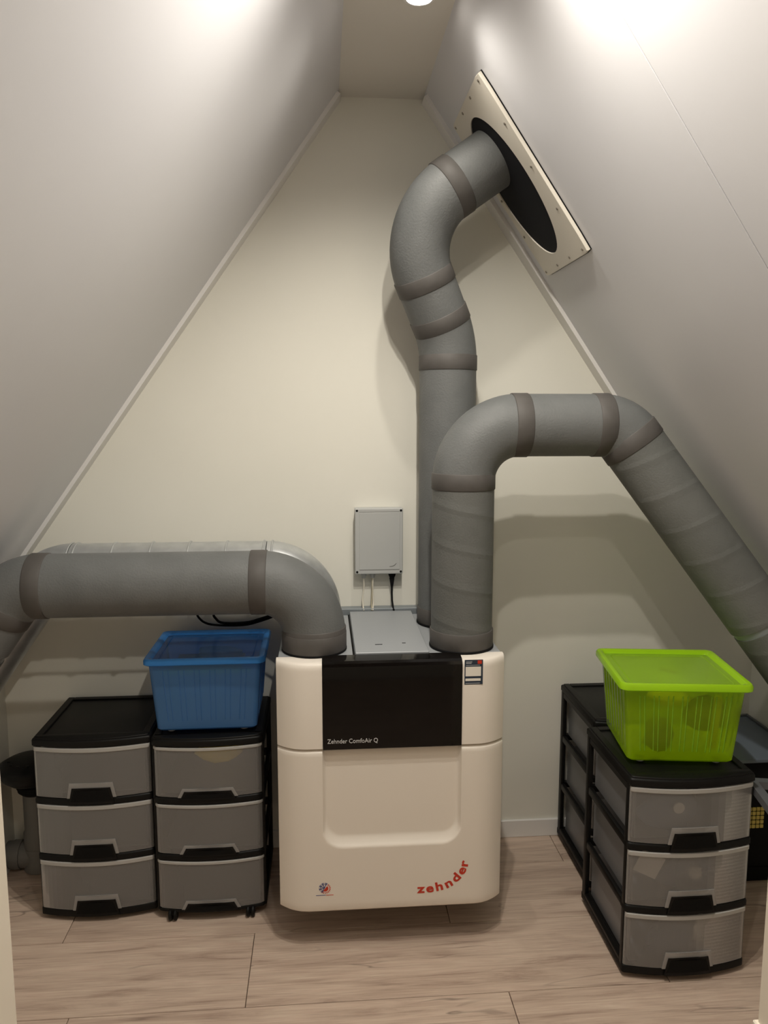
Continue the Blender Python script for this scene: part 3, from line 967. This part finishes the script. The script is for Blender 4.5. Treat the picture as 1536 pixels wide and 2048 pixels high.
# ================================================================ STORAGE BOXES
def storage_box(name, loc, rot, w0, d0, w1, d1, h, lw, ld, prefix, label, ribs_f, ribs_s):
    """tapered body (w0 x d0 at the bottom, w1 x d1 at the top), lid lw x ld; origin at the centre of its base"""
    r = thing(name, loc, label, 'storage box')
    lx, ly, lz = loc

    def ring(w, d, z, rr=.018): return [(lx + a, ly + b, lz + z) for a, b in rrect(-w / 2, w / 2, -d / 2, d / 2, rr, 4)]
    f = .010
    bm = new()
    wall = .002
    loft(bm, [ring(w0 - .01, d0 - .01, f), ring(w0, d0, f + .006), ring(w1, d1, h - .02)], True, False)
    body = build(bm, 'body', M[prefix + 'p'], r, True, .5)

    def lerp(a, b, q): return a + (b - a) * q
    rp_ = .0016
    for k in range(ribs_f):
        u = (k // 2 + .5 + (.17 if k % 2 else -.17)) / (ribs_f // 2) * .84 - .42
        for sg in (-1,):
            bm = new()
            q0, q1 = .12, .90
            pts = []
            for q in (q0, q1):
                z = lerp(f + .006, h - .02, q); ww = lerp(w0, w1, q); dd = lerp(d0, d1, q)
                pts.append((lx + u * ww, ly + sg * dd / 2, lz + z))
            hw_ = .0022
            rings = []
            for p, tp in zip((pts[0], pts[1]), (0, 1)):
                rings.append([(p[0] - hw_, p[1] + .0005, p[2]), (p[0] - hw_ + .002, p[1] - rp_, p[2]), (p[0] + hw_ - .002, p[1] - rp_, p[2]), (p[0] + hw_, p[1] + .0005, p[2])])
            loft(bm, rings); build(bm, 'rib', M[prefix + 'l'] if prefix == 'green' else M[prefix + 'p'], body)
    for k in range(ribs_s):
        u = (k + .5) / ribs_s * .80 - .40
        for sg in (-1, 1):
            bm = new(); rings = []
            for q in (.12, .90):
                z = lerp(f + .006, h - .02, q); ww = lerp(w0, w1, q); dd = lerp(d0, d1, q)
                p = (lx + sg * ww / 2, ly + u * dd, lz + z)
                hw_ = .0045
                rings.append([(p[0] - sg * .0005, p[1] - hw_, p[2]), (p[0] + sg * .0028, p[1] - hw_ + .002, p[2]), (p[0] + sg * .0028, p[1] + hw_ - .002, p[2]), (p[0] - sg * .0005, p[1] + hw_, p[2])])
            loft(bm, rings); build(bm, 'rib', M[prefix + 'p'], body)
    # lid: rolled rim, sunken window
    bm = new()
    loft(bm, [ring(lw - .012, ld - .012, h - .024, .02), ring(lw, ld, h - .020, .024), ring(lw, ld, h - .008, .024), ring(lw - .008, ld - .008, h - .001, .022),
              ring(lw - .020, ld - .020, h, .02), ring(lw - .040, ld - .040, h - .003, .016), ring(lw - .052, ld - .052, h - .012, .012)], False, False)
    lidr = build(bm, 'lid', M[prefix + 'r'], r, True, .8)
    bm = new()
    loft(bm, [ring(lw - .052, ld - .052, h - .012, .012), ring(lw - .085, ld - .085, h - .013, .012), ring(lw - .089, ld - .089, h - .010, .01), ring(lw - .093, ld - .093, h - .013, .01), ring(lw - .2, ld - .2, h - .013, .01)], False, True)
    build(bm, 'lid_window', M[prefix + 'l'], lidr, True, .5)
    for sx_ in (-1, 1):
        for sy_ in (-1, 1):
            bm = new(); lathe(bm, [(0, 0), (.012, 0), (.014, .003), (.014, .0105), (0, .0105)], (lx + sx_ * (w0 / 2 - .045), ly + sy_ * (d0 / 2 - .03), lz), 16)
            build(bm, 'foot', M['foot'], r, True, .6)
    r.rotation_euler = (0, 0, rot)
    return r


LT = .6562
bb = storage_box('storage_box', (-.400, 2.682, LT), 0.0, .335, .292, .372, .325, .268, .402, .352, 'blue', 'translucent blue plastic box with lid on the left drawer tower', 12, 6)
gb = storage_box('storage_box', (1.108, 2.318, LT), math.radians(-7.3), .322, .292, .362, .325, .268, .398, .362, 'green', 'translucent lime green plastic box with lid on the right drawer tower', 14, 7)


# ---------------------------------------------------------------- things seen through the plastic
def blob(name, c, s, mt, label, cat, rot=0.0, seed=1, sub=2, amp=.25):
    rnd = random.Random(seed)
    bm = new()
    bmesh.ops.create_icosphere(bm, subdivisions=sub, radius=1)
    ca, sa = math.cos(rot), math.sin(rot)
    for v in bm.verts:
        k = 1 + rnd.uniform(-amp, amp)
        p = Vector((v.co.x * s[0] * k, v.co.y * s[1] * k, max(-.92, v.co.z) * s[2] * (k if v.co.z > 0 else 1)))
        v.co = Vector((c[0] + p.x * ca - p.y * sa, c[1] + p.x * sa + p.y * ca, c[2] + p.z))
    o = build(bm, name, mt, None, True)
    return tag(o, label, cat)


def slab(name, c, s, mt, label, cat, rot=(0, 0, 0), bev=.004):
    bm = new(); box(bm, -s[0] / 2, s[0] / 2, -s[1] / 2, s[1] / 2, -s[2] / 2, s[2] / 2, bev, 1)
    o = build(bm, name, mt)
    o.location = c; o.rotation_euler = rot
    return tag(o, label, cat)


blob('cloth_bundle', (-.37, 2.60, .56), (.075, .04, .04), M['ytoy'], 'yellow bundle showing faintly in the top drawer under the blue box', 'bundle', seed=3)
slab('plastic_strip', (-.40, 2.545, .868), (.30, .010, .012), M['gtoy'], 'yellow-green strip lying near the top inside the blue box', 'strip')
slab('plastic_tray', (-.41, 2.68, .85), (.24, .20, .012), M['dtoy'], 'dark flat thing near the top inside the blue box', 'tray')
blob('dark_toy', (-.38, 2.72, .875), (.08, .06, .02), M['btoy'], 'dark lump seen through the blue lid', 'toy', seed=5)
slab('brown_strip', (1.115, 2.335, LT + .243), (.06, .016, .006), M['brown'], 'brown strip seen through the lid of the green box', 'strip', (0, 0, math.radians(-52)))
blob('dark_toy', (1.185, 2.225, LT + .14), (.065, .03, .06), M['dtoy'], 'dark lump at the right inside the green box', 'toy', seed=8)
blob('dark_toy', (1.04, 2.225, LT + .08), (.05, .035, .06), M['dtoy'], 'dark lump low at the left inside the green box', 'toy', seed=9)
slab('yellow_block', (1.190, 2.168, LT + .135), (.024, .012, .17), M['ytoy'], 'upright yellow bar behind the front of the green box', 'toy', (0, .08, -.12))
blob('yellow_toy', (1.08, 2.25, LT + .19), (.06, .05, .03), M['ytoy'], 'yellow lump near the lid inside the green box', 'toy', seed=12)
# right front tower contents
bm = new(); lathe(bm, [(0, 0), (.017, 0), (.017, .006), (.011, .006), (.011, .002), (.007, .002), (.007, .008), (0, .008)], (1.055, 2.098, .556), 24, 'Y')
tag(build(bm, 'ring_wheel', M['wtoy'], None, True, .5), 'pale ringed disc in the top drawer of the front right tower', 'disc')
blob('dark_bag', (1.06, 2.138, .53), (.11, .03, .068), M['btoy'], 'dark blue-grey bag behind the ringed disc in the top drawer', 'bag', seed=21)
cbl = [(1.12, 2.12, .60), (1.17, 2.115, .565), (1.225, 2.12, .53), (1.19, 2.118, .545), (1.13, 2.12, .56), (1.11, 2.12, .595)]
o = cable('black_strap', cbl, .006, M['dtoy'], 'black strap folded at the right of the top drawer, front right tower'); o['category'] = 'strap'
slab('paper_sheet', (.985, 2.13, .36), (.085, .004, .07), M['wtoy'], 'pale sheet in the middle drawer of the front right tower', 'sheet', (0, .5, .1), .001)
blob('white_ball', (1.125, 2.12, .335), (.022, .02, .022), M['wtoy'], 'small pale ball in the middle drawer of the front right tower', 'ball', seed=23, amp=.05)
blob('dark_bag', (1.13, 2.155, .315), (.11, .03, .055), M['btoy'], 'dark bag in the middle drawer of the front right tower', 'bag', seed=24)
blob('dark_bag', (1.06, 2.135, .115), (.085, .03, .06), M['btoy'], 'dark bag in the bottom drawer of the front right tower', 'bag', seed=25)
slab('paper_sheet', (1.185, 2.13, .13), (.09, .004, .09), M['wtoy'], 'pale sheet in the bottom drawer of the front right tower', 'sheet', (0, .3, -.2), .001)

# ================================================================ FAR LEFT SEWER VENT
sx0, sy0 = -1.095, 2.862
sv_ = thing('sewer_vent', (sx0, sy0, 0), 'grey floor pipe with a black domed air valve behind the left tower', 'pipe')
bm = new(); lathe(bm, [(0, .003), (.060, .003), (.060, .03), (.058, .035), (.058, .085), (.056, .092), (.055, .092), (.055, .15), (.050, .16), (.050, .32), (0, .32)], (sx0, sy0, 0), 36)
build(bm, 'standpipe', M['pvc'], sv_, True, .5)
bm = new(); tube(bm, [(XL + .0, sy0 - .004, .056), (sx0 - .075, sy0 - .004, .056), (sx0, sy0 - .004, .056)], .050, 32); build(bm, 'branch_pipe', M['pvc'], sv_, True, .5)
bm = new(); tube(bm, [(sx0 - .095, sy0 - .004, .056), (sx0 - .065, sy0 - .004, .056)], .054, 32); build(bm, 'socket_ring', M['pvc'], sv_, True, .5)
bm = new(); lathe(bm, [(0, .365), (.056, .365), (.066, .375), (.066, .385), (.070, .388), (.070, .400), (.066, .403), (.066, .412), (.071, .415), (.071, .428), (.05, .430)], (sx0, sy0, -.055), 36)
build(bm, 'rubber_collar', M['blackm'], sv_, True, .5)
bm = new(); lathe(bm, [(.05, .425), (.075, .432), (.098, .452), (.111, .475), (.112, .490), (.108, .497), (.085, .510), (.045, .519), (0, .522)], (sx0, sy0 - .048, -.055), 40)
cap = build(bm, 'valve_cap', M['black'], sv_, True, .6)
for k in range(5):
    a = math.radians(200 + 28 * k)
    bm = new(); box(bm, sx0 + .07 * math.cos(a) - .006, sx0 + .07 * math.cos(a) + .006, sy0 - .048 + .07 * math.sin(a) - .004, sy0 - .048 + .07 * math.sin(a) + .004, .455, .4615, .001, 1)
    build(bm, 'cap_ridge', M['black'], cap)

# ================================================================ FAR RIGHT
# black crate with a slate lid near the knee wall, small yellow squares in its front grid
gs = thing('lidded_crate', (1.60, 2.72, 0), 'black crate with slate blue lid and yellow square grid, right corner behind the towers', 'crate')
bm = new(); box(bm, 1.465, 1.715, 2.545, 2.895, .062, .478, .006, 2); build(bm, 'body', M['blackm'], gs)
bm = new(); box(bm, 1.475, 1.715, 2.552, 2.89, .0, .058, .006, 2); build(bm, 'base', M['blackm'], gs)
bm = new(); box(bm, 1.455, 1.735, 2.522, 2.912, .478, .494, .004, 2); sl = build(bm, 'lid', M['slate'], gs)
bm = new()
box(bm, 1.725, 1.735, 2.522, 2.912, .494, .503, .002, 1); box(bm, 1.455, 1.735, 2.902, 2.912, .494, .503, .002, 1)
build(bm, 'lid_edge', M['greyp'], sl)
for i in range(5):
    for j in range(5):
        bm = new(); box(bm, 1.5265 + .0158 * i, 1.5395 + .0158 * i, 2.5415, 2.5475, .217 + .0168 * j, .2305 + .0168 * j, .0012, 1)
        build(bm, 'yellow_square', M['yellow'], gs)
# open grey frame on legs in front of it
gt = thing('grey_stand', (1.30, 2.183, 0), 'open grey frame beside the right edge of the front right tower', 'stand')
tz = .602
def R_(x, y):
    a = math.radians(-11); return (1.310 + x * math.cos(a) - y * math.sin(a), 2.183 + x * math.sin(a) + y * math.cos(a))
def obox(bm, x0, x1, y0, y1, z0, z1, bev=.002):
    vs = box(bm, x0, x1, y0, y1, z0, z1)
    for v in vs:
        px_, py_ = R_(v.co.x, v.co.y); v.co.x = px_; v.co.y = py_
bm = new()
obox(bm, 0, .027, -.30, 0, tz - .024, tz); obox(bm, .027, .36, -.027, 0, tz - .024, tz)
obox(bm, .333, .36, -.30, -.027, tz - .024, tz); obox(bm, .027, .333, -.30, -.273, tz - .024, tz)
build(bm, 'frame', M['greyp'], gt)
for a, b in ((.337, -.022), (.337, -.298), (.003, -.298)):
    bm = new(); obox(bm, a, a + .02, b, b + .02, 0, tz - .022); build(bm, 'leg', M['greyp'], gt)

# repeats share a group
for o in (tA, tB, tC, tD): o['group'] = 'three drawer towers on the floor'
for o in (bb, gb): o['group'] = 'lidded plastic boxes on the drawer towers'
for o in (fr_, fl_, rr_): o['group'] = 'grey insulated ducts on the ventilation unit'
for o in COL.objects:
    if o.parent is None and o.name.startswith('signal_cable'): o['group'] = 'thin pale cables below the connection box'
    if o.parent is None and o.name.startswith('black_cable'): o['group'] = 'black cables under the silver duct'
